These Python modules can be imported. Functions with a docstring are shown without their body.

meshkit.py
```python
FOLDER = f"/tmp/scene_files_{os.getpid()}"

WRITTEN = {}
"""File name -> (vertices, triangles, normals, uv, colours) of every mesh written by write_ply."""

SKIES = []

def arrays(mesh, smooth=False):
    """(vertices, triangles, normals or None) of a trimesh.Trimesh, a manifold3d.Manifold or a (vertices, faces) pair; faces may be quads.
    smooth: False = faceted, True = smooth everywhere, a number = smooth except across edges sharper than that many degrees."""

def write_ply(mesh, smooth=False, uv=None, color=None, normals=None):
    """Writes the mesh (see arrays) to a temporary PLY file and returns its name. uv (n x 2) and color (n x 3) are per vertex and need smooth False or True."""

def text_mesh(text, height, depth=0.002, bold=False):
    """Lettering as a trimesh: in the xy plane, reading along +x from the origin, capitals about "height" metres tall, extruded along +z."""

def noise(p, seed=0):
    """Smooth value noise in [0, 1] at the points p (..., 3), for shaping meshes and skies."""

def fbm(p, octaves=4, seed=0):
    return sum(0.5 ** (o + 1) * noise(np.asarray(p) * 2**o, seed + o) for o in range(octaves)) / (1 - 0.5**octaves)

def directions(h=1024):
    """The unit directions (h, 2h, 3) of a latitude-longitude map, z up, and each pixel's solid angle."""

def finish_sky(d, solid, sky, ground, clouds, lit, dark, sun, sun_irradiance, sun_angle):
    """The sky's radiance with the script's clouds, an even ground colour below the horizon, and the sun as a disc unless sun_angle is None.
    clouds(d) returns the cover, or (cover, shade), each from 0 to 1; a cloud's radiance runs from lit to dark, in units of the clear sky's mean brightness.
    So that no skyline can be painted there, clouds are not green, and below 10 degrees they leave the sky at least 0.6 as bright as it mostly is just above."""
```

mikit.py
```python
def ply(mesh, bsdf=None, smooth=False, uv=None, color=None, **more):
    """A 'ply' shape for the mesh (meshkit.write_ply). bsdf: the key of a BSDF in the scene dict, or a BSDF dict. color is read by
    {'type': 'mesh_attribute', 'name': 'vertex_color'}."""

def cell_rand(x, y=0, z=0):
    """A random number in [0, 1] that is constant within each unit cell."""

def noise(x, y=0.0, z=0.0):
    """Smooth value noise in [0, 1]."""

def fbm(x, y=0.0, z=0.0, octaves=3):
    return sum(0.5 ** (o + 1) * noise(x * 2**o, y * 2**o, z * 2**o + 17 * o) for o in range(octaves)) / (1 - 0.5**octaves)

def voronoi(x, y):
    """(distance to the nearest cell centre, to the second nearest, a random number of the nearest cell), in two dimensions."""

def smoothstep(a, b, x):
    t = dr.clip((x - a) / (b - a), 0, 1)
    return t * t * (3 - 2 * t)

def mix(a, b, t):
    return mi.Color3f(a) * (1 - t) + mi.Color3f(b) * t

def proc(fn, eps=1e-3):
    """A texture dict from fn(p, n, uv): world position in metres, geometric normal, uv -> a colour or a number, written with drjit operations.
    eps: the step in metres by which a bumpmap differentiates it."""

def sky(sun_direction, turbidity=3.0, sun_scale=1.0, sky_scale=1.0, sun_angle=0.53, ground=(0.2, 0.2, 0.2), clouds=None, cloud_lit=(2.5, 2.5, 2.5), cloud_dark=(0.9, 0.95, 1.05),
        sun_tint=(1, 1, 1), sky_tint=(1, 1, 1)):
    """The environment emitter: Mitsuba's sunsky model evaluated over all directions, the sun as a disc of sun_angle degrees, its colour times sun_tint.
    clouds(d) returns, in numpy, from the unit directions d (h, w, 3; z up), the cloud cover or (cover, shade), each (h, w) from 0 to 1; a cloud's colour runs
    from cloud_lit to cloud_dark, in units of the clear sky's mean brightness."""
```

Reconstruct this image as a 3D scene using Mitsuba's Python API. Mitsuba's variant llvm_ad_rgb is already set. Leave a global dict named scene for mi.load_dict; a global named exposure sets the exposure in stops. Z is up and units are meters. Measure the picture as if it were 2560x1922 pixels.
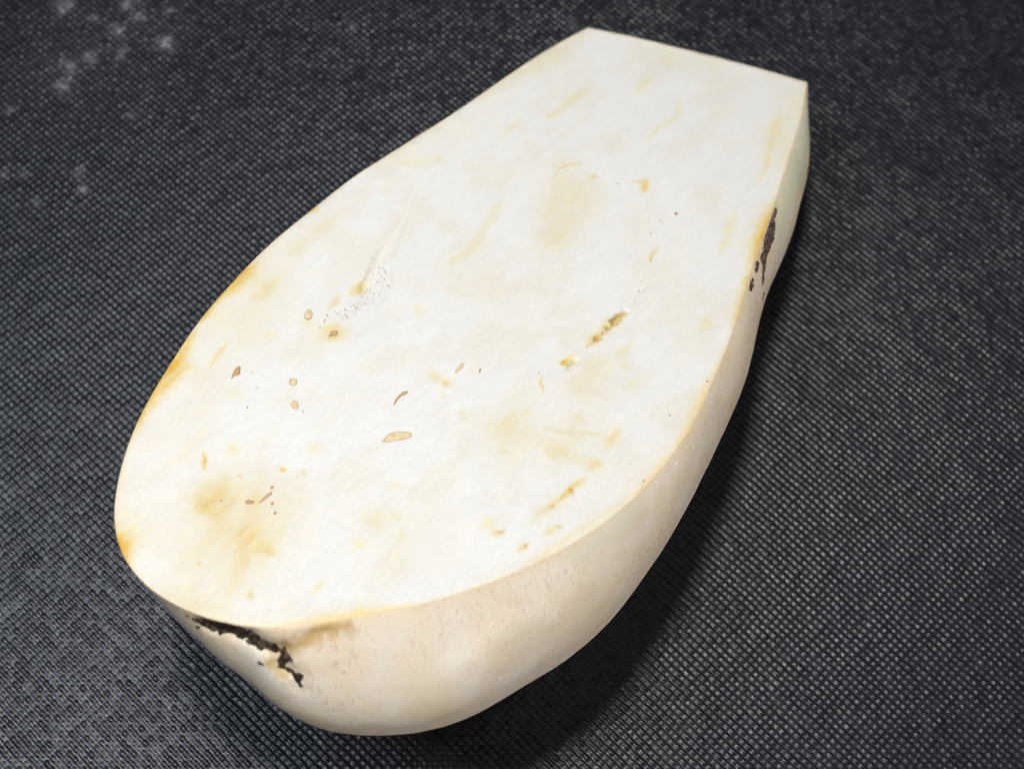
import math
import numpy as np
import drjit as dr
import mitsuba as mi
import mikit
from scipy.spatial import Delaunay, cKDTree
from scipy.interpolate import interp1d
from shapely.geometry import Polygon, LineString, Point, MultiPolygon
from shapely import contains_xy
import shapely

T = mi.ScalarTransform4f
scene, labels = {}, {}
rng = np.random.default_rng(7)

# ------------------------------------------------------------------ camera, light, exposure
CAM = np.array([0.0, 0.0, 0.21225])
FWD = np.array([0.0, 0.41140954, -0.9114506])
UP = np.array([-0.12665888, 0.90411008, 0.40809618])
scene['camera'] = {
    'type': 'thinlens', 'fov': 39.15, 'fov_axis': 'x', 'near_clip': 0.005, 'far_clip': 20.0,
    'aperture_radius': 0.0012, 'focus_distance': 0.196,
    'to_world': T().look_at(origin=CAM.tolist(), target=(CAM + FWD).tolist(), up=UP.tolist())}
exposure = 0.0


def lamp(key, pos, target, radius, colour, label):
    pos, target = np.array(pos), np.array(target)
    scene[key] = {'type': 'disk', 'to_world': T().look_at(origin=pos.tolist(), target=target.tolist(), up=[0, 1, 0.01]) @ T().scale([radius, radius, 1]),
                  'bsdf': {'type': 'diffuse', 'reflectance': {'type': 'rgb', 'value': [0.6, 0.6, 0.6]}},
                  'emitter': {'type': 'area', 'radiance': {'type': 'rgb', 'value': list(colour)}}}
    labels[key] = {'label': label, 'category': 'lamp'}


KEY, SIDE_FILL, FILL = 124.0, 12.0, 47.0
lamp('ceiling_lamp', (-0.058, 0.112, 0.44), (0, 0.1, 0), 0.030, (KEY, KEY * .983, KEY * .95), 'round white lamp hanging overhead to the left of the cut vegetable')
lamp('added_side_light', (-0.24, 0.06, 0.45), (0, 0.1, 0), 0.09, (SIDE_FILL * .88, SIDE_FILL * .97, SIDE_FILL * 1.14), 'wide soft light on the left, added to brighten the near left of the mat')  # added unseen light, gives the mat its sheen at the lower left
lamp('added_fill_light', (0.42, -0.28, 0.25), (0, 0.1, 0), 0.05, (FILL, FILL * .95, FILL * .97), 'added fill light low to the right, brightening the skin on that side')  # added unseen fill that lifts the skin on the right side
lamp('ceiling_lamp_001', (0.20, 0.13, 0.52), (0, 0.1, 0), 0.020, (27, 28.5, 32), 'smallest bluish light overhead to the right, added for glints in the shadow')  # added unseen light, puts glints on the knobs inside the shadow

# ------------------------------------------------------------------ measured outlines and marks, millimetres in the frame of the cut face
Y, O, T_, K = 'yellow', 'orange', 'tan', 'brown'
STROKES = [(76.1, 9.9, 72.1, 8.4, np.float64(0.61), Y, 0.4), (67.8, 9.3, 63.4, 9.0, np.float64(0.4), Y, 0.55), (57.6, 15.5, 51.3, 15.8, np.float64(0.39), Y, 0.6), (51.3, 15.8, 48.0, 16.4, np.float64(0.32), Y, 0.5), (65.7, 2.0, 62.3, 0.8, np.float64(0.39), Y, 0.5), (62.3, 0.8, 57.7, 1.1, np.float64(0.32), Y, 0.5), (57.7, 1.1, 54.6, 1.1, np.float64(0.19), Y, 0.5), (73.9, -12.1, 66.9, -14.5, np.float64(0.45), Y, 0.6), (66.9, -14.5, 61.8, -16.5, np.float64(0.38), Y, 0.7), (61.8, -16.5, 57.5, -17.4, np.float64(0.38), Y, 0.5), (45.3, 19.4, 39.3, 19.0, np.float64(0.19), Y, 0.45), (49.7, -18.0, 40.9, -20.9, np.float64(0.36), Y, 0.5), (80.3, -11.7, 63.3, -18.6, np.float64(1.72), Y, 0.28), (54.5, -22.1, 39.7, -26.8, np.float64(0.98), O, 0.22), (53.6, -22.2, 43.7, -25.2, np.float64(0.55), O, 0.6), (42.1, -25.8, 30.7, -29.4, np.float64(0.35), O, 0.35), (69.5, 23.6, 48.5, 26.5, np.float64(0.88), T_, 0.3), (40.9, 6.2, 27.8, -0.4, np.float64(2.09), T_, 0.3), (43.1, 6.2, 40.0, 7.8, np.float64(0.19), T_, 0.6), (40.0, 7.8, 37.0, 7.3, np.float64(0.18), T_, 0.3), (42.2, 3.2, 41.2, 2.5, np.float64(0.31), T_, 0.6), (44.9, -2.7, 46.6, -3.9, np.float64(0.21), T_, 0.8), (46.1, -4.2, 44.1, -4.6, np.float64(0.34), O, 0.7), (24.4, 27.6, 29.0, 22.7, np.float64(0.49), Y, 0.3), (29.2, 23.2, 29.2, 23.2, np.float64(0.37), T_, 0.4), (10.2, 26.8, 2.7, 26.6, np.float64(0.71), T_, 0.3), (2.7, 26.6, -0.8, 26.9, np.float64(0.63), T_, 0.3), (-5.2, 24.8, -10.4, 24.6, np.float64(0.56), T_, 0.35), (9.3, 30.2, 7.8, 30.3, np.float64(0.35), O, 0.5), (-5.9, 29.1, -12.8, 28.7, np.float64(0.57), O, 0.8), (-6.6, 27.3, -7.7, 27.4, np.float64(1.13), T_, 0.3), (-12.8, 28.7, -17.8, 27.7, np.float64(0.44), O, 0.65), (-18.8, 22.1, -22.6, 21.0, np.float64(0.22), O, 0.4), (-13.7, 18.7, -13.7, 18.7, np.float64(0.44), Y, 0.5), (0.8, 28.4, -21.9, 21.6, np.float64(2.59), T_, 0.2), (28.0, 10.3, 21.6, 8.8, np.float64(0.42), Y, 0.55), (21.6, 8.8, 16.7, 7.7, np.float64(0.47), Y, 0.55), (16.7, 7.7, 12.9, 8.5, np.float64(0.29), Y, 0.4), (-2.3, 16.1, -4.8, 15.8, np.float64(0.28), T_, 0.7), (-7.7, 16.0, -10.0, 16.1, np.float64(0.5), Y, 0.4), (-7.9, 12.4, -7.9, 12.3, np.float64(0.82), O, 0.5), (2.9, 6.1, 2.8, 6.0, np.float64(0.45), Y, 0.5), (35.3, -13.0, 32.3, -13.6, np.float64(0.24), T_, 0.6), (15.8, -19.9, 17.1, -20.6, np.float64(0.22), Y, 0.6), (14.7, -20.2, 14.6, -20.2, np.float64(0.44), Y, 0.5), (13.5, -22.0, 13.3, -22.0, np.float64(0.38), T_, 0.4), (28.9, -26.2, 26.0, -26.6, np.float64(0.4), Y, 0.45), (28.6, 0.7, 25.5, -1.2, np.float64(1.78), T_, 0.22), (-24.1, 15.3, -24.1, 15.2, np.float64(0.53), Y, 0.45), (-30.3, 9.8, -31.6, 8.9, np.float64(0.41), Y, 0.75), (-24.2, 1.6, -24.2, 1.5, np.float64(0.46), Y, 0.55), (-33.8, 11.8, -35.4, 9.8, np.float64(0.13), O, 0.7), (-37.1, 5.8, -37.2, 5.8, np.float64(1.59), T_, 0.75), (-38.2, 6.7, -40.4, 6.6, np.float64(1.09), T_, 0.4), (-39.5, 0.4, -38.3, -1.5, np.float64(3.91), T_, 0.46), (-34.9, -1.6, -34.9, -1.7, np.float64(2.47), T_, 0.28), (-39.6, -2.0, -39.6, -2.1, np.float64(0.88), O, 0.3), (-39.9, 5.9, -39.9, 5.9, np.float64(0.49), O, 0.5), (-41.3, 0.9, -41.2, 0.8, np.float64(1.95), T_, 0.28), (-33.2, 6.1, -33.4, 5.8, np.float64(0.15), T_, 0.7), (-29.1, 2.5, -29.1, 2.4, np.float64(0.18), O, 0.6), (-28.1, -0.1, -28.0, -0.1, np.float64(0.2), T_, 0.7), (-22.0, -10.0, -22.5, -10.4, np.float64(0.35), Y, 0.5), (-25.6, -13.1, -25.5, -13.1, np.float64(0.4), Y, 0.4), (-26.8, -15.1, -28.0, -15.5, np.float64(0.25), Y, 0.5), (-27.9, -11.6, -27.9, -11.6, np.float64(0.89), T_, 0.3), (-31.7, -12.0, -31.6, -12.1, np.float64(0.49), Y, 0.4), (-5.1, -3.0, -5.0, -3.0, np.float64(0.43), O, 0.35), (-4.9, -5.0, -5.0, -5.0, np.float64(0.32), O, 0.5), (-7.2, -5.7, -6.5, -6.0, np.float64(0.21), Y, 0.7), (-7.6, -10.0, -7.7, -10.0, np.float64(0.37), T_, 0.45), (4.5, -13.9, 2.0, -15.9, np.float64(0.16), T_, 0.6), (-1.5, -15.9, -5.1, -14.9, np.float64(0.43), T_, 0.35), (-6.3, -15.5, -6.3, -15.7, np.float64(1.31), T_, 0.35), (-8.9, -17.4, -9.0, -17.5, np.float64(0.31), T_, 0.4), (-0.1, -23.0, -1.0, -23.5, np.float64(2.22), T_, 0.5), (-2.7, -23.7, -5.5, -24.1, np.float64(1.99), T_, 0.5), (3.3, -27.3, -0.1, -27.7, np.float64(0.32), O, 0.28), (-2.6, -28.0, -4.0, -28.1, np.float64(0.36), O, 0.3), (-6.1, -28.1, -10.1, -27.7, np.float64(0.26), O, 0.55), (-10.1, -27.7, -15.4, -26.8, np.float64(0.46), T_, 0.5), (-14.2, -29.9, -16.0, -29.2, np.float64(0.3), O, 0.28), (-19.1, -24.8, -20.3, -24.3, np.float64(0.3), O, 0.28), (-19.2, -22.9, -19.2, -22.9, np.float64(0.45), Y, 0.4), (-18.6, -28.4, -20.1, -27.8, np.float64(0.25), O, 0.3), (7.9, -15.2, 8.9, -14.8, np.float64(0.27), O, 0.9), (8.9, -14.8, 10.4, -15.6, np.float64(0.22), Y, 0.9), (-0.5, 15.3, 2.6, 15.4, np.float64(0.34), Y, 0.9), (-0.5, 15.3, 1.5, 15.2, np.float64(0.34), T_, 0.8), (13.4, -15.7, 15.8, -16.0, np.float64(0.39), T_, 1.0), (15.8, -16.0, 20.5, -16.2, np.float64(0.33), T_, 0.7), (15.8, -16.0, 20.3, -16.0, np.float64(0.45), Y, 0.8), (11.0, -24.6, 10.9, -24.7, np.float64(0.43), Y, 0.4), (1.8, -21.7, 1.7, -21.8, np.float64(0.37), T_, 0.4), (20.4, -32.0, 6.3, -35.0, np.float64(0.39), O, 0.22), (6.3, -35.0, -2.5, -34.9, np.float64(0.32), O, 0.2), (-2.5, -34.9, -22.3, -29.8, np.float64(0.26), T_, 0.25), (10.5, -18.4, 10.5, -18.5, np.float64(1.1), T_, 0.3), (6.4, -19.9, 6.2, -19.9, np.float64(1.62), T_, 0.25), (-49.3, 11.5, -51.1, 7.9, np.float64(0.68), O, 1.3), (-48.1, 10.4, -48.0, 10.3, np.float64(1.16), Y, 0.5), (-39.6, -4.5, -39.5, -4.5, np.float64(0.39), O, 0.4), (-45.3, -6.8, -45.5, -7.0, np.float64(0.24), T_, 0.75), (-45.9, 0.7, -45.9, 0.7, np.float64(0.17), T_, 0.6), (-38.4, -12.5, -40.5, -12.3, np.float64(0.24), Y, 0.6), (-50.9, 0.1, -49.5, -6.7, np.float64(1.13), T_, 0.35), (-21.7, 26.2, -33.4, 22.6, np.float64(0.65), O, 0.8), (-24.7, 24.3, -26.4, 23.7, np.float64(1.17), O, 0.3), (-33.4, 22.6, -38.7, 20.1, np.float64(0.41), O, 0.35), (-44.9, -13.8, -35.5, -21.7, np.float64(0.37), O, 0.35), (-8.6, -28.0, -8.8, -28.1, np.float64(0.2), K, 0.35), (-12.1, -27.6, -12.3, -27.6, np.float64(0.18), K, 0.2), (-14.2, -29.9, -14.1, -30.0, np.float64(0.18), K, 0.22), (-19.1, -24.8, -19.3, -24.8, np.float64(0.17), K, 0.2), (-18.8, -28.2, -19.1, -28.1, np.float64(0.17), K, 0.22), (-21.6, -18.2, -32.5, -15.0, np.float64(3.0), T_, 0.12), (16.9, -1.3, 8.9, -3.7, np.float64(4.01), T_, 0.08), (-27.8, 18.0, -37.3, 14.4, np.float64(2.35), T_, 0.14), (-7.5, 22.5, -12.9, 22.0, np.float64(2.23), Y, 0.14), (39.0, -14.7, 21.7, -18.8, np.float64(2.97), Y, 0.1), (45.5, 24.3, 23.8, 26.4, np.float64(2.56), Y, 0.12), (80.2, -0.9, 72.4, 14.1, np.float64(2.01), Y, 0.1), (0.9, -16.3, -12.0, -19.2, np.float64(2.94), T_, 0.14), (-47.7, 5.4, -42.4, -9.0, np.float64(2.41), T_, 0.16)]
SEEDS = {'wedge': [(-22.67, 17.43), (-22.02, 17.83), (-21.08, 18.21), (-20.27, 18.17), (-20.4, 17.83), (-21.11, 17.17), (-21.55, 17.05), (-21.83, 17.29)], 'ring': [(-18.17, 11.33), (-17.59, 11.49), (-17.25, 11.3), (-17.14, 10.84), (-17.45, 10.36), (-17.94, 10.2), (-18.33, 10.35), (-18.41, 10.77)], 'ring2': [(-20.86, 8.65), (-20.34, 8.76), (-19.94, 8.7), (-19.88, 8.2), (-20.14, 7.69), (-20.66, 7.37), (-21.04, 7.52), (-21.14, 8.05)], 'oval': [(-17.87, -4.47), (-17.14, -4.34), (-16.28, -4.36), (-15.51, -4.87), (-14.8, -5.63), (-14.37, -6.35), (-14.51, -6.8), (-15.08, -6.92), (-15.86, -6.49), (-16.83, -5.62), (-17.69, -4.99)], 'curl': [(-12.45, -1.84), (-11.46, -1.44), (-10.53, -1.29), (-9.7, -1.38), (-9.23, -1.68), (-9.39, -2.01), (-9.83, -2.02), (-10.41, -1.75), (-11.03, -1.64), (-11.9, -1.86)], 'stick': [(-2.66, -4.56), (-1.9, -4.38), (-1.12, -4.32), (-0.61, -4.48), (-0.58, -4.73), (-1.14, -4.95), (-1.99, -4.92), (-2.75, -4.89)], 'tick': [(-0.74, -7.17), (-0.31, -6.92), (0.17, -6.83), (0.07, -7.04), (-0.45, -7.3)], 'hook': [(-35.93, 2.56), (-35.6, 2.73), (-35.29, 2.55), (-35.18, 2.12), (-35.38, 1.8), (-35.68, 1.79), (-36.02, 2.21)], 'tail': [(-35.06, 1.5), (-34.6, 1.32), (-33.84, 1.35), (-33.05, 1.34), (-32.56, 1.12), (-32.98, 0.87), (-33.88, 0.92), (-34.68, 1.05)], 'chip': [(-9.0, 12.43), (-8.43, 12.64), (-7.78, 12.77), (-7.15, 12.38), (-7.38, 11.97), (-7.94, 11.63), (-8.38, 12.04)], 'bead': [(-8.28, 17.33), (-7.71, 17.68), (-6.85, 17.93), (-6.68, 17.5), (-7.0, 16.85), (-7.68, 16.39), (-8.24, 16.49), (-8.47, 16.87)]}
DOTS = [(-35.26, 1.85, 0.2), (-32.16, 1.51, 0.25), (-33.94, -0.14, 0.22), (-34.82, -1.33, 0.22), (-20.74, 6.54, 0.14), (-24.86, 12.51, 0.14), (-20.07, 15.99, 0.12), (-21.52, 13.73, 0.1), (43.34, -11.35, 0.3), (40.46, -10.26, 0.13), (37.39, -10.51, 0.13), (42.93, -1.0, 0.15), (18.34, -32.08, 0.17), (-1.32, -34.37, 0.17), (9.92, -31.26, 0.13), (3.06, -15.27, 0.1), (4.61, -13.43, 0.12), (32.61, -13.65, 0.12), (28.21, -14.89, 0.1), (26.42, -15.57, 0.13), (24.23, -16.24, 0.12), (-37.65, 5.03, 0.13)]
CREV = [(24.81, 22.51), (21.43, 21.74), (15.43, 19.57), (11.33, 18.63), (8.27, 17.83), (5.5, 16.8), (3.11, 15.98), (0.71, 15.22), (-0.89, 15.33)]
HOLLOW = [(7.74, 14.8), (5.19, 12.35), (1.9, 10.9), (-1.21, 11.07), (-4.13, 12.22), (-5.94, 13.2), (-7.38, 14.34)]
SLIT = [(21.89, -15.72), (20.83, -15.19), (19.09, -15.12), (18.55, -15.76), (17.54, -15.61), (16.05, -15.81), (15.1, -15.37), (14.22, -15.69), (13.09, -15.72), (13.42, -16.1), (14.35, -16.41), (15.3, -16.52), (16.58, -16.2), (17.7, -16.6), (19.43, -16.8), (21.11, -16.92), (22.16, -16.98), (22.36, -16.51)]
SLIT2 = [(26.79, -15.53), (27.91, -15.64), (27.95, -16.17), (26.78, -16.24), (25.61, -16.3), (24.6, -16.55), (25.1, -15.95)]
CRATER = [(7.21, -15.75), (8.34, -14.89), (9.49, -15.03), (10.48, -15.76), (10.59, -16.56), (9.51, -16.83), (8.58, -16.61), (7.37, -16.71)]
NOTCH = [(8.91, -3.94), (8.99, -4.72), (9.76, -4.71), (10.31, -4.79), (9.68, -5.54), (9.01, -5.33), (8.34, -4.65)]
SPECKS = [(6.39, 17.36), (5.0, 16.67), (4.56, 16.42), (3.89, 16.45), (3.45, 16.2), (2.71, 15.93), (2.22, 15.75), (1.73, 15.57), (1.19, 15.46), (2.83, 15.79), (4.69, 16.65), (7.49, 15.88), (7.63, 15.22), (5.81, 16.41), (6.11, 15.8), (6.43, 15.35), (4.87, 15.87), (5.27, 15.21), (5.99, 14.69), (5.76, 14.27), (4.95, 14.53), (5.63, 13.46), (3.77, 15.37), (3.36, 15.35), (5.27, 12.94), (5.1, 12.57), (3.0, 14.65), (3.8, 14.28), (4.04, 13.78), (4.78, 13.7), (3.17, 14.04), (3.66, 13.12), (3.31, 12.6), (3.98, 12.57), (4.06, 12.29), (3.81, 12.2), (1.68, 15.06), (2.29, 15.11), (1.75, 14.43), (2.13, 14.17), (1.1, 14.81), (1.15, 14.38), (1.61, 13.85), (0.5, 14.77), (0.7, 14.35), (1.58, 13.13), (0.99, 12.6), (1.82, 12.18), (0.48, 13.32), (0.09, 13.96), (0.2, 12.16), (-0.78, 12.65), (-1.06, 13.34), (-1.31, 12.9), (-1.29, 13.72), (-1.8, 13.7), (-2.24, 13.26), (-1.98, 13.07), (-2.32, 12.85), (-1.99, 13.82), (-2.55, 13.92), (-3.3, 14.25), (-3.49, 13.93), (-3.31, 13.43), (-2.98, 13.05), (-2.92, 12.53), (-2.18, 12.47), (-4.23, 13.53), (-4.26, 13.27), (-5.05, 13.23), (-4.42, 12.86), (-4.23, 14.44), (-4.79, 14.3), (-4.79, 14.84), (-6.11, 14.84), (-5.93, 15.16), (-6.8, 14.75), (-7.17, 14.65), (-8.4, 14.32), (-6.46, 13.1), (14.84, 19.37), (21.73, -15.68), (20.96, -15.62), (20.44, -15.43), (21.36, -16.0), (20.15, -16.56), (19.57, -15.88), (19.37, -15.64), (18.89, -15.71), (18.51, -15.6), (19.66, -16.19), (19.7, -16.46), (18.78, -16.08), (16.7, -15.96), (16.61, -16.27), (16.18, -16.06), (15.54, -16.12), (15.45, -15.82), (14.88, -15.96), (14.29, -15.87), (14.75, -16.42), (15.16, -16.62), (14.2, -16.18), (14.53, -16.44), (12.71, -15.85), (16.76, -16.53), (17.34, -16.39), (19.5, -15.38), (19.86, -15.51), (19.1, -15.45), (16.47, -15.99), (15.17, -15.89)]
SCAR = [(143.0, 0.022), (144.8, 0.022), (146.2, 0.027), (147.8, 0.02), (149.0, 0.027), (150.5, 0.028), (151.8, 0.033), (153.2, 0.038), (154.5, 0.045)]
SCARB = [(154.5, 0.042), (154.8, 0.052), (154.2, 0.068)]
SCARC = [(155.2, 0.078), (155.8, 0.085), (156.0, 0.109)]
CREASE = [(162.2, 0.002), (159.5, 0.007), (157.8, 0.015), (156.0, 0.027), (154.8, 0.033)]
WHITEB = [(154.0, 0.115), (152.0, 0.092)]
YEL = [(152.8, 0.045), (153.0, 0.065), (153.8, 0.078), (154.5, 0.09)]
SIDE = [(264.5, 0.005), (262.5, 0.005), (260.0, 0.015), (257.5, 0.017), (255.2, 0.023), (253.5, 0.018)]
SIDEW = [(260.0, 0.015), (259.2, 0.032)]
SIDE2 = [(255.5, 0.023), (253.5, 0.038), (250.8, 0.063)]
SIDE3 = [(252.0, 0.01), (250.5, 0.01)]
SIDE4 = [(248.5, 0.008), (246.5, 0.012)]
SIDE5 = [(250.5, 0.098), (249.2, 0.11)]
DROPS = [(216.2, 0.033), (212.0, 0.018), (207.5, 0.007), (208.2, 0.08), (178.5, 0.19)]
FLAKE = [(203.0, 0.252), (198.5, 0.207)]
MARK = [(152.0, 0.075), (144.0, 0.048)]
CUT = [[72.12, 24.05], [84.53, -11.23]]
CONT = [[72.21, 24.33], [69.3, 24.93], [66.38, 25.49], [63.45, 25.95], [60.49, 26.33], [57.53, 26.64], [54.57, 26.91], [51.6, 27.15], [48.64, 27.35], [45.67, 27.53], [42.7, 27.73], [39.74, 27.97], [36.78, 28.27], [33.82, 28.61], [30.87, 28.95], [27.91, 29.29], [24.96, 29.63], [22.0, 29.97], [19.05, 30.27], [16.09, 30.43], [13.12, 30.46], [10.15, 30.44], [7.17, 30.44], [4.2, 30.44], [1.23, 30.39], [-1.74, 30.23], [-4.7, 29.94], [-7.64, 29.55], [-10.58, 29.1], [-13.52, 28.61], [-16.43, 28.03], [-19.31, 27.33], [-22.16, 26.49], [-24.99, 25.56], [-27.8, 24.61], [-30.61, 23.62], [-33.37, 22.53], [-36.08, 21.31], [-38.7, 19.92], [-41.23, 18.38], [-43.66, 16.68], [-45.96, 14.81], [-48.03, 12.73], [-49.74, 10.38], [-50.99, 7.76], [-51.72, 4.95], [-51.95, 2.05], [-51.71, -0.86], [-51.08, -3.73], [-50.07, -6.49], [-48.7, -9.08], [-47.01, -11.5], [-45.08, -13.74], [-42.97, -15.82], [-40.74, -17.78], [-38.44, -19.66], [-36.1, -21.5], [-33.71, -23.27], [-31.25, -24.92], [-28.71, -26.46], [-26.12, -27.91], [-23.49, -29.28], [-20.8, -30.54], [-18.04, -31.63], [-15.22, -32.58], [-12.37, -33.39], [-9.47, -34.05], [-6.55, -34.56], [-3.6, -34.92], [-0.64, -35.12], [2.33, -35.16], [5.29, -35.05], [8.25, -34.77], [11.18, -34.32], [14.1, -33.75], [17.0, -33.09], [19.89, -32.4], [22.78, -31.7], [25.66, -30.95], [28.52, -30.15], [31.36, -29.27], [34.19, -28.33], [37.0, -27.37], [39.82, -26.44], [42.66, -25.55], [45.51, -24.7], [48.36, -23.85], [51.21, -23.0], [54.05, -22.13], [56.89, -21.24], [59.72, -20.32], [62.55, -19.41], [65.38, -18.5], [68.21, -17.59], [71.05, -16.68], [73.87, -15.75], [76.67, -14.75], [79.43, -13.65], [82.15, -12.46], [84.87, -11.25], [87.61, -10.1], [90.36, -8.93], [93.03, -7.58], [95.54, -5.94], [97.73, -3.99], [99.48, -1.69], [100.76, 0.93], [101.54, 3.69], [101.67, 6.32], [100.96, 8.7], [99.4, 10.87], [97.14, 12.88], [94.46, 14.76], [91.63, 16.54], [88.87, 18.22], [86.2, 19.81], [83.55, 21.23], [80.83, 22.37], [78.02, 23.18], [75.13, 23.78]]
BULGE = [1.0, 1.0, 1.0, 1.0, 1.0, 1.0, 1.0, 1.0, 1.0, 1.0, 1.0, 1.0, 1.0, 1.0, 1.0, 1.0, 1.0, 1.0, 0.99, 0.99, 0.99, 0.98, 0.97, 0.95, 0.93, 0.91, 0.87, 0.82, 0.76, 0.68, 0.58, 0.46, 0.31, 0.14, -0.06, -0.28, -0.52, -0.77, -1.03, -1.27, -1.51, -1.71, -1.9, -2.04, -2.0, -1.6, -0.85, 0.17, 1.51, 3.38, 5.75, 8.13, 10.04, 11.28, 12.0, 12.42, 12.67, 12.64, 12.32, 11.81, 11.22, 10.7, 10.34, 10.03, 9.66, 9.18, 8.6, 8.0, 7.46, 7.03, 6.68, 6.38, 6.16, 6.06, 6.09, 6.18, 6.29, 6.39, 6.51, 6.58, 6.53, 6.35, 6.13, 5.95, 5.85, 5.81, 5.9, 6.1, 6.37, 6.64, 6.75, 6.66, 6.51, 6.44, 6.26, 5.72, 4.83, 3.75, 2.69, 1.84, 1.27, 0.99, 0.91, 0.88, 0.87, 0.87, 0.87, 0.88, 0.89, 0.9, 0.92, 0.94, 0.95, 0.96, 0.97, 0.98, 0.99, 0.99, 0.99, 1.0]
D = 34.363
SMUDGES = [(-88.6, 159.0, 1.15, 0.9), (-77.4, 161.0, 0.87, 0.8), (-69.6, 160.4, 0.58, 0.5), (-78.2, 154.9, 0.79, 0.7), (-82.8, 156.8, 0.64, 0.5), (-68.8, 153.2, 1.0, 0.9), (-74.9, 158.1, 0.72, 0.5), (-84.5, 146.0, 1.13, 0.55), (-84.7, 141.9, 1.05, 0.6), (-81.4, 148.6, 0.85, 0.45), (-76.4, 150.3, 0.99, 0.45), (-91.9, 135.9, 0.62, 0.4), (-77.4, 124.9, 0.82, 0.5), (-76.2, 121.9, 0.61, 0.9), (-90.0, 123.0, 0.54, 0.5), (-86.7, 123.5, 0.54, 0.4), (-83.4, 117.6, 0.47, 0.4), (-71.4, 137.7, 0.63, 0.3), (-71.9, 159.0, 4.31, 0.07), (-82.9, 147.5, 7.77, 0.07), (-37.0, 162.7, 0.72, 0.35), (2.5, 169.0, 0.88, 0.2)]
VALLEY = [(149.0, .05), (149.2, .10), (149.4, .145), (149.6, .2), (149.8, .3)]

# ------------------------------------------------------------------ the frame of the cut face (millimetres) and its way to the world (metres)
P0 = np.array([-10.49641088, 85.11595462, 34.0])
E1 = np.array([0.50926301, 0.83128633, -0.2227425])
E2 = np.array([-0.86061094, 0.49191029, -0.13180697])
EN = np.array([0.0, 0.25881905, 0.96592583])


def world(q):
    q = np.asarray(q, float)
    return (P0 + q[..., 0:1] * E1 + q[..., 1:2] * E2 + q[..., 2:3] * EN) / 1000.0


def put(key, v, f, bsdf, smooth=True, uv=None):
    scene[key] = mikit.ply((v, f), bsdf, smooth=smooth, uv=uv)


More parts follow.
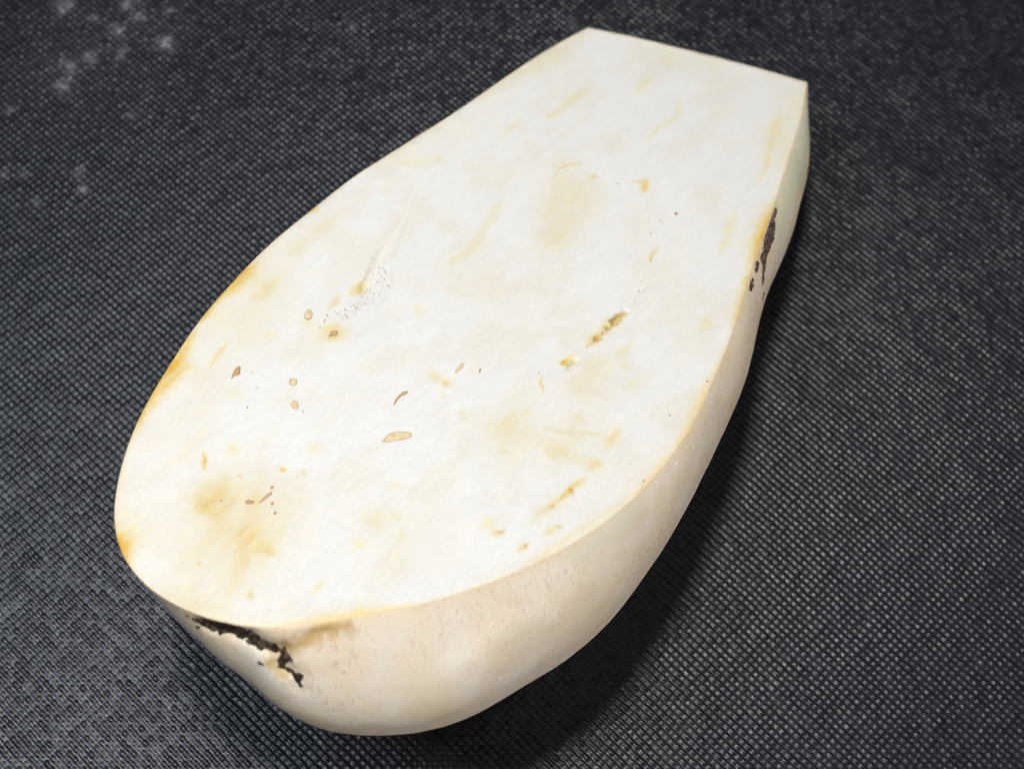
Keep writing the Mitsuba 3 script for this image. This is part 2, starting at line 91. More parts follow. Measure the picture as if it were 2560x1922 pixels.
def grid_faces(nr, nc, wrap=False):
    r, c = np.meshgrid(np.arange(nr - 1), np.arange(nc if wrap else nc - 1), indexing='ij')
    c2 = (c + 1) % nc
    a, b, d, e = r * nc + c, r * nc + c2, (r + 1) * nc + c2, (r + 1) * nc + c
    return np.vstack([np.stack([a, b, d], -1).reshape(-1, 3), np.stack([a, d, e], -1).reshape(-1, 3)])


def hash2(i, j, s=0):
    h = (i.astype(np.int64) * 374761393 + j.astype(np.int64) * 668265263 + s * 1442695041) & 0xFFFFFFFF
    h = ((h ^ (h >> 13)) * 1274126177) & 0xFFFFFFFF
    return ((h ^ (h >> 16)) & 0xFFFFFF) / 16777215.0


def vnoise(x, y, s=0):
    i, j = np.floor(x), np.floor(y)
    fx, fy = x - i, y - j
    fx, fy = fx * fx * (3 - 2 * fx), fy * fy * (3 - 2 * fy)
    return (hash2(i, j, s) * (1 - fx) + hash2(i + 1, j, s) * fx) * (1 - fy) + (hash2(i, j + 1, s) * (1 - fx) + hash2(i + 1, j + 1, s) * fx) * fy


def fb(x, y, s=0, o=3):
    return sum(.5 ** (k + 1) * vnoise(x * 2 ** k, y * 2 ** k, s + k) for k in range(o)) / (1 - .5 ** o)


def sst(a, b, x):
    t = np.clip((x - a) / (b - a), 0, 1)
    return t * t * (3 - 2 * t)


# ------------------------------------------------------------------ materials
# how much red, green and blue a stain takes out of the flesh
COLS = {Y: (.015, .08, .44), O: (.07, .38, 1.4), T_: (.07, .20, .62), K: (.6, 1.2, 2.2)}


def to_local(p):
    d = [p.x * 1000 - P0[0], p.y * 1000 - P0[1], p.z * 1000 - P0[2]]
    return [d[0] * e[0] + d[1] * e[1] + d[2] * e[2] for e in map(lambda e: [float(x) for x in e], (E1, E2, EN))]


def seg_stain(x, y, a, b, w):
    ex, ey = b[0] - a[0], b[1] - a[1]
    l2 = ex * ex + ey * ey
    if l2 < .3:
        d2 = dr.square(x - (a[0] + b[0]) / 2) + dr.square(y - (a[1] + b[1]) / 2)
        return .6 * dr.exp(-d2 / (2 * w * w)) + .4 * dr.exp(-d2 / (5 * w * w))
    t = dr.clip(((x - a[0]) * ex + (y - a[1]) * ey) / l2, -.15, 1.15)
    d2 = dr.square(x - a[0] - t * ex) + dr.square(y - a[1] - t * ey)
    body = 1 - dr.square((t - .5) * 1.51)
    d2 = d2 * (1 + 3.5 * dr.square(1 - body)) * (1 / (w * w))
    return (.6 * dr.exp(d2 * -.5) + .4 * dr.exp(d2 * -.17)) * (.3 + .7 * body)


def seg_d2(x, y, a, b):
    ex, ey = b[0] - a[0], b[1] - a[1]
    l2 = ex * ex + ey * ey
    if l2 < .3:
        mx, my = (a[0] + b[0]) / 2, (a[1] + b[1]) / 2
        return dr.square(x - mx) + dr.square(y - my)
    t = dr.clip(((x - a[0]) * ex + (y - a[1]) * ey) / l2, 0, 1)
    return dr.square(x - a[0] - t * ex) + dr.square(y - a[1] - t * ey)


def flesh_colour(p, n, uv):
    x, y, z = to_local(p)
    wx = x + (mikit.noise(x * .9, y * .9) - .5) * 1.0 + (mikit.noise(x * 3.1, y * 3.1, 5) - .5) * .5
    wy = y + (mikit.noise(x * .9, y * .9, 9) - .5) * 1.0 + (mikit.noise(x * 3.1, y * 3.1, 13) - .5) * .5
    amt = {k: mi.Float(0) for k in COLS}
    for x0, y0, x1, y1, w, k, s in STROKES:
        far = w > .9
        amt[k] += s * seg_stain(wx if far else .5 * x + .5 * wx, wy if far else .5 * y + .5 * wy, (x0, y0), (x1, y1), w * 1.1)
    grain = mikit.fbm(x * .35, y * 1.3, 3, octaves=4)
    fine = mikit.noise(x * 5, y * 5, 2)
    mott = mikit.fbm(x * .16, y * .22, 8, octaves=4)
    col = mikit.mix((.857, .834, .770), (.847, .80, .69), mikit.smoothstep(.42, .75, mott))
    col = col * (1 + (fine - .5) * .05 + (grain - .5) * .05 + (mikit.noise(x * .7, y * 4.2 + x * .3, 21) - .5) * .03)
    for k, c in COLS.items():
        a = amt[k] * (.35 + 1.3 * grain) * (.8 + .4 * fine) * AMT
        col = col * mi.Color3f(dr.exp(-a * c[0]), dr.exp(-a * c[1]), dr.exp(-a * c[2]))
    # browned line along the rim (uv.x = millimetres from the rim)
    e = dr.maximum(uv.x, 0)
    rim = dr.exp(-e / .22) * .36 + dr.exp(-e / 1.2) * .17 * (.1 + .9 * mikit.smoothstep(.25, .75, mikit.fbm(x * .15, y * .15, 4))) * (.6 + .8 * fine)
    col = col * mi.Color3f(dr.exp(-rim * .10), dr.exp(-rim * .42), dr.exp(-rim * 1.15))
    # wet, browner floor of the pockets (uv.y = millimetres of depth there)
    dp = dr.maximum(uv.y, 0)
    col = mikit.mix(col, (.62, .46, .17), mikit.smoothstep(.12, .8, dp) * .85)
    return mi.Color3f(dr.clip(col, .01, .95))


AMT = 1.3


def skin_streaks(u, v):
    s = mi.Float(0)
    for fu, fv, off, thr in ((3.2, 1.3, 0, .76), (5.0, 2.0, 31, .77), (2.0, 1.0, 77, .84)):
        a = mikit.noise(u * fu + v * fu * .25, v * fv, off) * .6 + mikit.noise(u * fu * 2.3, v * fv * 2.1, off + 5) * .4
        s = dr.maximum(s, mikit.smoothstep(thr - .06, thr + .02, a))
    return s


def skin_colour(p, n, uv):
    u, v = uv.x, uv.y
    x, y, z = to_local(p)
    zone = mikit.smoothstep(.36, .62, mikit.fbm(u * .06, v * .10, 3))
    mott = mikit.fbm(u * .22, v * .30, 11, octaves=4)
    col = mikit.mix((.775, .66, .475), (.785, .69, .55), mikit.smoothstep(.35, .65, mott))
    col = mikit.mix(col, (.69, .57, .37), mikit.smoothstep(.55, .8, mikit.fbm(u * .13, v * .16, 23)) * .5)
    col = mikit.mix(col, (.47, .29, .13), skin_streaks(u, v) * (.05 + .32 * zone) * mikit.smoothstep(.12, .55, mikit.noise(u * .35, v * .2, 40)))
    col = col * (1 + (mikit.noise(u * 6, v * 6, 3) - .5) * .05)
    col = mikit.mix(col, (.62, .43, .20), dr.exp(-dr.maximum(v, 0) / .35) * .45)
    for pts, w, c, s in SKIN_STROKES:
        d2 = mi.Float(1e6)
        ju, jv = u + (mikit.noise(u * 1.7, v * 1.7, 50) - .5) * w * 1.6, v + (mikit.noise(u * 1.7, v * 1.7, 60) - .5) * w * 1.6
        for a, b in zip(pts[:-1], pts[1:]):
            d2 = dr.minimum(d2, seg_d2(ju, jv, a, b))
        col = mikit.mix(col, c, s * dr.exp(-d2 / (2 * w * w)))
    return mi.Color3f(dr.clip(col, .01, .95))


def scab_colour(p, n, uv):
    x, y, z = to_local(p)
    a = mikit.fbm(x * 3, y * 3, z * 3, octaves=3)
    return mikit.mix((.018, .012, .008), (.13, .085, .052), mikit.smoothstep(.4, .75, a))


def side_scab_colour(p, n, uv):
    x, y, z = to_local(p)
    a = mikit.fbm(x * 2, y * 5, z * 4, octaves=3)
    return mikit.mix((.045, .03, .022), (.22, .155, .11), mikit.smoothstep(.35, .75, a))


def seed_colour(p, n, uv):
    x, y, z = to_local(p)
    a = mikit.fbm(x * 2.5, y * 2.5, 4, octaves=3)
    c = mikit.mix((.83, .69, .43), (.77, .58, .30), mikit.smoothstep(.35, .75, a))
    return mikit.mix(c, (.43, .21, .08), mikit.smoothstep(.15, 1.0, uv.x) * (.7 + .3 * a))


def mat_colour(p, n, uv):
    x, y = p.x * 1000, p.y * 1000
    m = mikit.fbm(x * .9, y * .9, 2)
    base = mikit.mix((.0085, .0098, .0124), (.0130, .0147, .0182), mikit.smoothstep(.3, .7, m))
    # pale powdery smudges
    dx = x + (mikit.noise(x * .8, y * .8, 3) - .5) * 1.4
    dy = y + (mikit.noise(x * .8, y * .8, 7) - .5) * 1.4
    s = mi.Float(0)
    for sx, sy, r, k in SMUDGES:
        s += k * dr.exp(-(dr.square(dx - sx) + dr.square(dy - sy)) / (2 * r * r))
    s *= .5 + 1.0 * mikit.smoothstep(.3, .8, mikit.noise(x * 1.3, y * 1.3, 15))
    return mikit.mix(base, (.34, .34, .36), dr.clip(s * .5, 0, .55))


def mat_rough(p, n, uv):
    return   .31 + .13 * mikit.noise(p.x * 1400, p.y * 1400, 3)


def bump_flesh(p, n, uv):
    x, y, z = to_local(p)
    return mikit.fbm(x * 1.6, y * 3.2, z, octaves=3) * .5 + mikit.noise(x * 7, y * 7, 2) * .3


scene['flesh_matter'] = {'type': 'twosided', 'bsdf': {'type': 'principled', 'base_color': mikit.proc(flesh_colour), 'roughness': .48, 'specular': .35}}
scene['skin_matter'] = {'type': 'twosided', 'bsdf': {'type': 'principled', 'base_color': mikit.proc(skin_colour), 'roughness': .40, 'specular': .45}}
scene['scab_matter'] = {'type': 'twosided', 'bsdf': {'type': 'principled', 'base_color': mikit.proc(scab_colour), 'roughness': .8, 'specular': .2}}
scene['side_scab_matter'] = {'type': 'twosided', 'bsdf': {'type': 'principled', 'base_color': mikit.proc(side_scab_colour), 'roughness': .75, 'specular': .25}}
scene['seed_matter'] = {'type': 'twosided', 'bsdf': {'type': 'principled', 'base_color': mikit.proc(seed_colour), 'roughness': .4, 'specular': .4}}
scene['speck_matter'] = {'type': 'diffuse', 'reflectance': {'type': 'rgb', 'value': [.45, .28, .10]}}
scene['mat_matter'] = {'type': 'twosided', 'bsdf': {'type': 'principled', 'base_color': mikit.proc(mat_colour), 'roughness': mikit.proc(mat_rough), 'specular': .47}}
scene['drop_matter'] = {'type': 'principled', 'base_color': {'type': 'rgb', 'value': [.80, .76, .70]}, 'roughness': .08, 'specular': .9, 'clearcoat': 1.0, 'clearcoat_gloss': .98}

# ------------------------------------------------------------------ the mat: one sheet with a small square-set relief of dimples and knobs
PITCH, TH, ASP = 1.5, .129, .957


def mat_height(x, y):
    s = (x * math.cos(TH) + y * math.sin(TH)) / PITCH
    t = (x * math.sin(TH) - y * math.cos(TH)) / (PITCH * ASP)
    s = s + (vnoise(x * .25, y * .25, 3) - .5) * .18 + (vnoise(x * 1.1, y * 1.1, 5) - .5) * .10
    t = t + (vnoise(x * .25, y * .25, 4) - .5) * .18 + (vnoise(x * 1.1, y * 1.1, 6) - .5) * .10
    a, b = s + t, s - t
    ka, kb = .55, 1.45
    h = (2 + ka * np.cos(2 * np.pi * a) + kb * np.cos(2 * np.pi * b)) / 4
    h = np.sqrt(np.clip(h, 0, None)) * .35 + sst(.28, .92, h) * .65
    i, j = np.floor(a + .5), np.floor(b + .5)
    ga = (hash2(i, j, 11) - .5)
    h = h * (1 + .65 * ga) + .09 * (vnoise(a * 2.6, b * 2.6, 21) - .5)
    patch = .80 + .40 * fb(x * .16 + 3, y * .16, 51, 3)
    return h * .175 * patch + .25 * (vnoise(x * .05, y * .05, 8) - .5) + .10 * (vnoise(x * .35, y * .35, 9) - .5)


def axis(lo, hi, step, out):
    f = np.arange(lo, hi, step)
    g = np.geomspace(.5, out, 22)
    return np.r_[lo - g[::-1], f, hi + g]


mx, my = axis(-108, 94, .165, 600), axis(18, 196, .165, 600)
X, Yg = np.meshgrid(mx, my)
edge = np.maximum(np.maximum(-108 - X, X - 94), np.maximum(18 - Yg, Yg - 196))
Z = mat_height(X, Yg) * (1 - sst(0, 4, edge)) + .15 * sst(0, 4, edge)
Z = Z - .34
put('mat', np.stack([X, Yg, Z], -1).reshape(-1, 3) / 1000, grid_faces(len(my), len(mx)), 'mat_matter', smooth=True)
labels['mat'] = {'label': 'black dimpled plastic mat with pale dusty smudges in one corner', 'kind': 'structure'}

# ------------------------------------------------------------------ the vegetable: surface below the rim as a function of k (round the rim) and t (down to the deepest point)
CONT, BULGE = np.array(CONT), np.array(BULGE)
NC = len(CONT)


def periodic(a):
    kk = np.arange(-6, NC + 7)
    return interp1d(kk * 3.0, a[kk % NC], kind='cubic', axis=0)


c_of, b_of = periodic(CONT), periodic(BULGE)
C0 = np.array([-5 / 1.2, -2.0])
KMAX = NC * 3.0


def rim(k):
    return c_of(np.mod(k, KMAX))


def rim_normal(k):
    d = rim(np.asarray(k) + .8) - rim(np.asarray(k) - .8)
    m = np.stack([d[..., 1], -d[..., 0]], -1)
    m /= np.linalg.norm(m, axis=-1, keepdims=True)
    return m * ORIENT


ORIENT = 1.0
_k = np.arange(0, KMAX, 1.0)
if ((rim(_k) - C0) * rim_normal(_k)).sum() < 0:
    ORIENT = -1.0
PER = float(np.linalg.norm(np.diff(rim(np.r_[_k, KMAX]), axis=0), axis=1).sum())
MMK, MMT = PER / KMAX, 52.0      # millimetres per unit of k and of t, for the texture coordinates


def path_uv(pts):
    return [(k * MMK, t * MMT) for k, t in pts]


def path_dist(u, v, pts):
    pts = path_uv(pts)
    d = np.full(np.shape(u), 1e9)
    at = np.zeros(np.shape(u))
    for i, (a, b) in enumerate(zip(pts[:-1], pts[1:])):
        ex, ey = b[0] - a[0], b[1] - a[1]
        t = np.clip(((u - a[0]) * ex + (v - a[1]) * ey) / (ex * ex + ey * ey + 1e-9), 0, 1)
        q = np.hypot(u - a[0] - t * ex, v - a[1] - t * ey)
        at = np.where(q < d, (i + t) / (len(pts) - 1), at)
        d = np.minimum(d, q)
    return d, at


CUTN = np.array([0.0, 0.0])
_c = np.array(CUT[1]) - np.array(CUT[0])
CUTN = np.array([-_c[1], _c[0]]) / np.linalg.norm(_c)
if CUTN[0] < 0:
    CUTN = -CUTN
CUT3 = np.array([CUTN[0], CUTN[1], .10])


def cut_bow(w):
    """how far the knife's cut bows outwards, millimetres, at the place w (0 to 1) along it"""
    return .62 * np.clip(1 - (2 * w - 1) ** 2, 0, 1) + .22 * (vnoise(w * 5, w * 0, 17) - .5) + .10 * (vnoise(w * 17, w * 0, 19) - .5)


def beyond(q):
    w = (q[..., :2] - np.array(CUT[0])) @ _c / (_c @ _c)
    return (q[..., :2] - np.array(CUT[0])) @ CUTN + q[..., 2] * CUT3[2] - cut_bow(w)


def surf(k, t, raw=False):
    """points (millimetres, in the frame of the cut face) of the outside of the skin"""
    k, t = np.broadcast_arrays(np.asarray(k, float), np.asarray(t, float))
    be = t * np.pi / 2
    c, m, b = rim(k), rim_normal(k), b_of(np.mod(k, KMAX))
    p2 = C0 + (c - C0) * (np.cos(be) ** .85)[..., None] + m * (b * np.sin(np.pi * np.clip(t, 0, 1) ** .75))[..., None]
    d = D * np.sin(be) * np.interp(p2[..., 0], [-60, -35, -10, 30, 80, 110], [.86, .98, 1.0, .84, .55, .45])
    # the dimple round the flower scar and the fold running up from it, pressed in along the surface
    u, v = k * MMK, t * MMT
    ds, at = path_dist(u, v, SCAR + SCARB[-1:] + SCARC)
    fade = sst(0, .15, at) * (1 - .75 * sst(.72, 1, at))
    press = 1.2 * fade * np.exp(-(ds / 1.0) ** 2)
    dv, _ = path_dist(u, v, VALLEY)
    press = press + 1.0 * np.exp(-(dv / 2.6) ** 2)
    dc, atc = path_dist(u, v, CREASE)
    press = press + .45 * sst(0, .3, atc) * np.exp(-(dc / .8) ** 2)
    press = press * sst(0, .010, t)
    lump = ((fb(u * .10, v * .12, 31) - .5) * .35 + (fb(u * .7, v * .7, 37) - .5) * .06 + (fb(u * 3.0, v * 2.2, 47) - .5) * .03) * sst(0, .06, t) * (1 - sst(.35, .7, t))
    q = np.concatenate([p2 - m * (press * .75)[..., None] + m * lump[..., None], -(d + press * .55)[..., None]], -1)
    if raw:
        return q
    over = np.maximum(beyond(q), 0)
    return q - over[..., None] * np.array([CUTN[0], CUTN[1], 0.0])


SKIN_STROKES = [
    (path_uv(SCAR), 1.3, (.55, .42, .22), .45),
    (path_uv(CREASE), .55, (.50, .31, .10), .85),
    (path_uv(YEL), .45, (.50, .36, .10), .85),
    (path_uv([(150.5, .06), (152, .075), (153, .12)]), .8, (.80, .78, .70), .6),
    (path_uv(SIDE), .8, (.62, .45, .22), .6),
    (path_uv(SIDE2), .5, (.55, .42, .20), .5),
    (path_uv([(276, .02), (268, .05), (262, .06)]), 1.6, (.60, .62, .43), .8),
    (path_uv([(288, .05), (276, .06)]), 1.8, (.52, .56, .40), .8),
    (path_uv([(203, .012), (197, .02), (192, .02)]), .8, (.66, .63, .50), .6),
]

# skin
tt = np.linspace(0, 1, 250) ** 1.45
kk = np.linspace(0, KMAX, 1100, endpoint=False)
KK, TT = np.meshgrid(kk, tt)
RAW = surf(KK, TT, raw=True)
out = beyond(RAW) > 0
SK = RAW - np.maximum(beyond(RAW), 0)[..., None] * np.array([CUTN[0], CUTN[1], 0.0])
low = world(SK)[..., 2].min()
F = grid_faces(len(tt), len(kk), wrap=True)
isend = out.reshape(-1)[F].all(1)
UV = np.stack([KK * MMK, TT * MMT], -1).reshape(-1, 2)


def compact(v, f, uv=None):
    used = np.unique(f)
    m = np.full(len(v), -1)
    m[used] = np.arange(len(used))
    return v[used], m[f], None if uv is None else uv[used]


V = world(SK).reshape(-1, 3)
# the seam of the wrap lies in the neck that is cut away, so the coordinates need no second copy there
v_, f_, uv_ = compact(V, F[~isend], UV)
put('eggplant_half__skin', v_, f_, 'skin_matter', smooth=True, uv=uv_)
v_, f_, uv_ = compact(V, F[isend], np.zeros_like(UV) + [3.0, 0.0])
put('eggplant_half__stem_end', v_, f_, 'flesh_matter', smooth=True, uv=uv_)

# ------------------------------------------------------------------ cut face
ring_pts = rim(np.arange(0, KMAX, .35))
ring_poly = Polygon(ring_pts)
m0, dirc = np.array(CUT[0]), _c / np.linalg.norm(_c)
_w = np.linspace(-.4, 1.4, 160)
far = [m0 + _c * a_ + CUTN * o_ for a_, o_ in zip(_w, cut_bow(_w))] + [m0 + _c * 5, m0 + _c * 5 - CUTN * 400, m0 - _c * 4 - CUTN * 400, m0 - _c * 4]
face = ring_poly.intersection(Polygon(far))
if isinstance(face, MultiPolygon):
    face = max(face.geoms, key=lambda g: g.area)
bound = np.array(face.exterior.segmentize(.3).coords)[:-1]
step = .25
gx, gy = np.meshgrid(np.arange(face.bounds[0], face.bounds[2], step), np.arange(face.bounds[1], face.bounds[3], step))
inner = face.buffer(-.14)
ok = contains_xy(inner, gx, gy)
pts2 = np.vstack([bound, np.stack([gx[ok], gy[ok]], -1)])
tri = Delaunay(pts2).simplices
cen = pts2[tri].mean(1)
tri = tri[contains_xy(face, cen[:, 0], cen[:, 1])]
a, b, c3 = pts2[tri[:, 0]], pts2[tri[:, 1]], pts2[tri[:, 2]]
cr = (b - a)[:, 0] * (c3 - a)[:, 1] - (b - a)[:, 1] * (c3 - a)[:, 0]
tri = np.where((cr < 0)[:, None], tri[:, ::-1], tri)
x, y = pts2.T
edge_mm = cKDTree(np.array(face.exterior.segmentize(.05).coords)).query(pts2)[0]


def poly_sd(poly, x, y):
    """distance inside the outline (negative outside), millimetres"""
    P = shapely.points(np.stack([x, y], -1))
    d = shapely.distance(P, poly.exterior)
    return np.where(contains_xy(poly, x, y), d, -d)


def near(poly, x, y, r):
    x0, y0, x1, y1 = poly.bounds
    return (x > x0 - r) & (x < x1 + r) & (y > y0 - r) & (y < y1 + r)


zf = (fb(x * .06, y * .06, 61) - .5) * .5 + (fb(x * .5, y * .9, 63) - .5) * .09 + (fb(x * 2.2, y * 4.0, 67, 2) - .5) * .035
depth, torn = np.zeros(len(x)), np.zeros(len(x))
# the long hollow: a sheer wall on its left, a floor that rises gently to the right
holl = Polygon(CREV + HOLLOW[::-1] if Polygon(CREV + HOLLOW[::-1]).is_valid else CREV + HOLLOW)
if not holl.is_valid:
    holl = holl.buffer(0)
wall = LineString(CREV)
lim = LineString(HOLLOW)
sel = near(holl, x, y, 3)
px_, py_ = x[sel], y[sel]
PP = shapely.points(np.stack([px_, py_], -1))
dw = shapely.distance(PP, wall)
inside = poly_sd(holl, px_, py_)
along = np.array([wall.project(p, normalized=True) for p in PP])
jag = (vnoise(px_ * 1.1, py_ * 1.1, 71) - .5) * .2
wid = np.interp(along, [0, .35, .6, .85, 1.0], [1.6, 3.0, 5.0, 6.2, 5.0])
prof = sst(-.10, .35, inside + jag) * np.clip(1 - dw / wid, 0, 1) ** 1.3
dep = np.interp(along, [0, .2, .5, .75, .92, 1.0], [0, .2, .42, .72, .85, .4]) * prof
depth[sel] += np.maximum(dep, 0)
for poly, dmax, r, s in ((SLIT, 1.1, .45, 73), (SLIT2, .4, .3, 75), (CRATER, .55, .7, 77), (NOTCH, .25, .5, 79)):
    pg = Polygon(poly).buffer(0)
    sel = near(pg, x, y, 2)
    q = poly_sd(pg, x[sel], y[sel]) - .10 + (fb(x[sel] * 1.8, y[sel] * 1.8, s) - .5) * .45
    depth[sel] += dmax * sst(-.05, r, q)
    torn[sel] += dmax * sst(-.05, r, q)
# flesh slightly pulled in round the seeds
for name, poly in SEEDS.items():
    pg = Polygon(poly)
    sel = near(pg, x, y, 1.5)
    q = poly_sd(pg, x[sel], y[sel])
    depth[sel] += .05 * sst(-.3, .0, q)
zf = zf * sst(0, 1.2, edge_mm) - depth - .10 * np.exp(-edge_mm / .15)
top = world(np.stack([x, y, zf], -1))
put('eggplant_half__flesh', top, tri, 'flesh_matter', smooth=True, uv=np.stack([edge_mm, torn], -1))
face_tree = cKDTree(pts2)


def face_z(x, y):
    return zf[face_tree.query(np.stack([x, y], -1))[1]]


labels['eggplant_half'] = {'label': 'halved pale eggplant lying cut side up on the black mat, white flesh stained brown', 'category': 'eggplant'}
labels['eggplant_half__flesh'] = {'label': 'white cut flesh with yellow and tan stains and two torn pockets'}
labels['eggplant_half__skin'] = {'label': 'cream skin with fine brown flecks'}

# seeds cut through by the knife: low domed chips with a darker rim, seated in the flesh
seed_no = 0
for name, poly in SEEDS.items():
    pg = Polygon(poly).buffer(.02).simplify(.01)
    o = np.array(pg.exterior.segmentize(.08).coords)[:-1]
    cxy = np.array(pg.representative_point().coords[0])
    rings, levels = [], (0, .12, .25, .45, .7, 1.0)
    sd = shapely.distance(shapely.points(o), Point(cxy)).max()
    inner_d = max(.05, float(pg.exterior.distance(pg.representative_point())))
    g = np.arange(-6, 6, .07)
    qx, qy = np.meshgrid(g + cxy[0], g + cxy[1])
    k_ = contains_xy(pg.buffer(-.03), qx, qy)
    p_ = np.vstack([o, np.stack([qx[k_], qy[k_]], -1)])
    t_ = Delaunay(p_).simplices
    ce = p_[t_].mean(1)
    t_ = t_[contains_xy(pg, ce[:, 0], ce[:, 1])]
    w_ = np.where(((p_[t_[:, 1]] - p_[t_[:, 0]])[:, 0] * (p_[t_[:, 2]] - p_[t_[:, 0]])[:, 1] - (p_[t_[:, 1]] - p_[t_[:, 0]])[:, 1] * (p_[t_[:, 2]] - p_[t_[:, 0]])[:, 0]) < 0)
    t_[w_] = t_[w_][:, ::-1]
    e_ = shapely.distance(shapely.points(p_), pg.exterior)
    base = face_z(p_[:, 0], p_[:, 1])
    base = .5 * base + .5 * base.mean() + .05
    hgt = .40 if name == 'bead' else .09
    z_ = base - .05 + (hgt) * np.sqrt(np.clip(e_ / (inner_d + .05), 0, 1)) + (fb(p_[:, 0] * 4, p_[:, 1] * 4, 83) - .5) * .03
    z_[:len(o)] -= .04
    rim_ = {'ring': .24, 'ring2': .24, 'oval': .28, 'stick': .2, 'bead': .22}.get(name, .5)
    shade = np.clip(1 - e_ / rim_, 0, 1)
    if name in ('wedge', 'curl', 'hook', 'chip', 'tick'):
        shade = .45 + .55 * shade
    key = 'eggplant_half__seed' + (f'_{seed_no:03d}' if seed_no else '')
    put(key, world(np.stack([p_, ], 0)[0][:, :0].reshape(len(p_), 0) if False else np.stack([p_[:, 0], p_[:, 1], z_], -1)), t_, 'seed_matter', smooth=True, uv=np.stack([shade, shade * 0], -1))
    seed_no += 1

# tiny seed traces and dark specks: flattened grains
ico_v, ico_f = None, None
import trimesh
_ico = trimesh.creation.icosphere(subdivisions=1)
ico_v, ico_f = np.array(_ico.vertices), np.array(_ico.faces)
for x_, y_, r_ in DOTS:
    zz = float(face_z(np.array([x_]), np.array([y_]))[0])
    v_ = ico_v * [r_ * 1.15, r_ * .9, r_ * .5] + [x_, y_, zz]
    key = f'eggplant_half__seed_{seed_no:03d}'
    put(key, world(v_), ico_f, 'seed_matter', smooth=True, uv=np.full((len(ico_v), 2), .85))
    seed_no += 1
vs, fs = [], []
for i, (x_, y_) in enumerate(SPECKS):
    zz = float(face_z(np.array([x_]), np.array([y_]))[0])
    r_ = .075 + .05 * rng.random()
    vs.append(world(ico_v * [r_, r_, r_ * .5] + [x_, y_, zz + r_ * .1]))
    fs.append(ico_f + i * len(ico_v))
put('eggplant_half__speck', np.vstack(vs), np.vstack(fs), 'speck_matter', smooth=True)
labels['eggplant_half__speck'] = {'label': 'tiny dark brown specks in the two torn pockets', 'kind': 'stuff'}


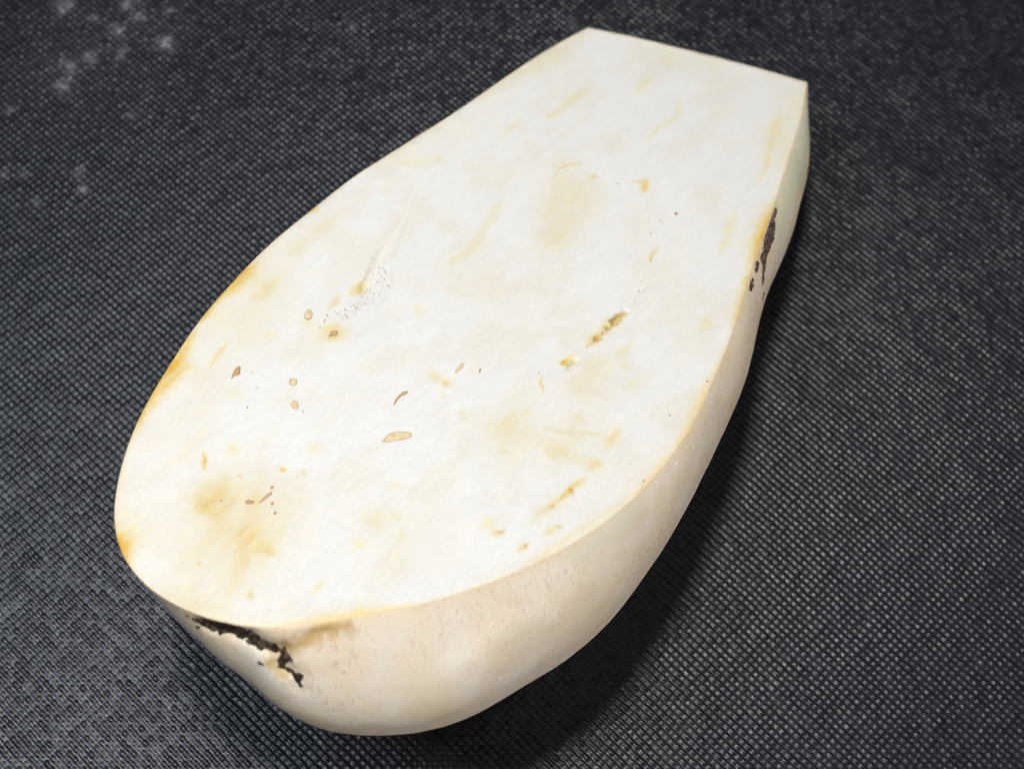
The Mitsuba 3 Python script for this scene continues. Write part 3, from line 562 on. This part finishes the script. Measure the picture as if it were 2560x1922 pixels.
# ------------------------------------------------------------------ corky scabs on the skin: ragged raised crusts that follow the surface
def scab(key, paths, bsdf, label, raise_mm, pad=2.0, seed=0, rough_edge=1.15, stretch=(1.0, 1.0)):
    ks = [k for pth, _ in paths for k, _ in pth]
    ts = [t for pth, _ in paths for _, t in pth]
    k0, k1, t0, t1 = min(ks) - pad / MMK, max(ks) + pad / MMK, max(0.0, min(ts) - pad / MMT), max(ts) + pad / MMT
    nk, nt = int((k1 - k0) * MMK / .11), int((t1 - t0) * MMT / .11)
    K_, T__ = np.meshgrid(np.linspace(k0, k1, nk), np.linspace(t0, t1, nt))
    u, v = K_ * MMK, T__ * MMT
    m = np.full(u.shape, -9.0)
    for pth, w in paths:
        d, at = path_dist(u, v, pth)
        wv = np.interp(at, np.linspace(0, 1, len(w)), w)
        m = np.maximum(m, wv - d)
    wu, wv_ = u + 1.1 * vnoise(u * .9 + 3.3, v * .9, 87), v + 1.1 * vnoise(u * .9, v * .9 + 7.1, 88)
    ru, rv = (.83 * wu + .56 * wv_) * 1.35 * stretch[0], (-.56 * wu + .83 * wv_) * 1.35 * stretch[1]
    rag = (fb(ru, rv, 91 + seed, 4) - .5)
    m = m + rag * rough_edge
    q = surf(K_, T__)
    dk, dt = np.gradient(q, axis=1), np.gradient(q, axis=0)
    nn = np.cross(dk, dt)
    nn /= np.linalg.norm(nn, axis=-1, keepdims=True) + 1e-9
    if (nn * (q - np.array([0, 0, -15.0]))).sum() < 0:
        nn = -nn
    off = np.where(m > 0, np.minimum(m * 1.1, raise_mm) * (.55 + .9 * fb(u * 2.6, v * 2.6, 95 + seed)), np.maximum(m * 1.5, -.25)) + .02
    off = off * sst(0, .006, T__) + np.where(T__ < .006, -.05, 0)
    v_ = q + nn * off[..., None]
    f_ = grid_faces(nt, nk)
    f_ = f_[(m.reshape(-1)[f_] > -.06).any(1)]
    a_, b_, _ = compact(world(v_).reshape(-1, 3), f_)
    put(key, a_, b_, bsdf, smooth=True)
    labels[key] = {'label': label}


scab('eggplant_half__scar', [(SCAR, [.15, .7, 1.0, .85, .65, .7, .75, .45, .45]), (SCARB, [.45, .6, .55]), (SCARC, [.40, .5, .15]), ([MARK[0], (MARK[0][0] + .2, MARK[0][1])], [.16, .16]), ([MARK[1], (MARK[1][0] + .2, MARK[1][1])], [.22, .22])], 'scab_matter', 'black crusty flower scar in the dimple of the rounded end', .30)
scab('eggplant_half__scar_001', [(SIDE, [.15, .45, .95, 1.0, .8, .5]), (SIDEW, [.5, .5]), (SIDE2, [.45, .5, .35]), (SIDE3, [.35, .25]), (SIDE4, [.35, .4, .25]), (SIDE5, [.2, .2])], 'side_scab_matter', 'long ragged brown scar on the skin of the right side', .14, seed=5, stretch=(.6, 1.8), rough_edge=.8)

# water droplets on the skin
WHERE = ('the one nearest the long brown side scar', 'second from the long brown side scar', 'just under the rim of the cut',
         'lowest of the four on the right side', 'alone near the bottom of the rounded side')
for i, (k_, t_) in enumerate(DROPS):
    q = surf(np.array([k_]), np.array([t_]))[0]
    a_ = surf(np.array([k_ + .3]), np.array([t_]))[0] - q
    b_ = surf(np.array([k_]), np.array([t_ + .004]))[0] - q
    nn = np.cross(a_, b_)
    nn /= np.linalg.norm(nn)
    if nn @ (q - np.array([0, 0, -15.0])) < 0:
        nn = -nn
    s_ = trimesh.creation.icosphere(subdivisions=2)
    r_ = (.17, .2, .2, .13, .13)[i]
    v_ = np.array(s_.vertices) * r_
    h_ = v_ @ nn
    v_ = v_ - np.outer(h_ * .45, nn) + q
    key = 'water_droplet' + (f'_{i:03d}' if i else '')
    put(key, world(v_), np.array(s_.faces), 'drop_matter', smooth=True)
    labels[key] = {'label': 'tiny water droplet on the cream skin, ' + WHERE[i], 'category': 'water droplet', 'group': 'water droplets on the skin'}
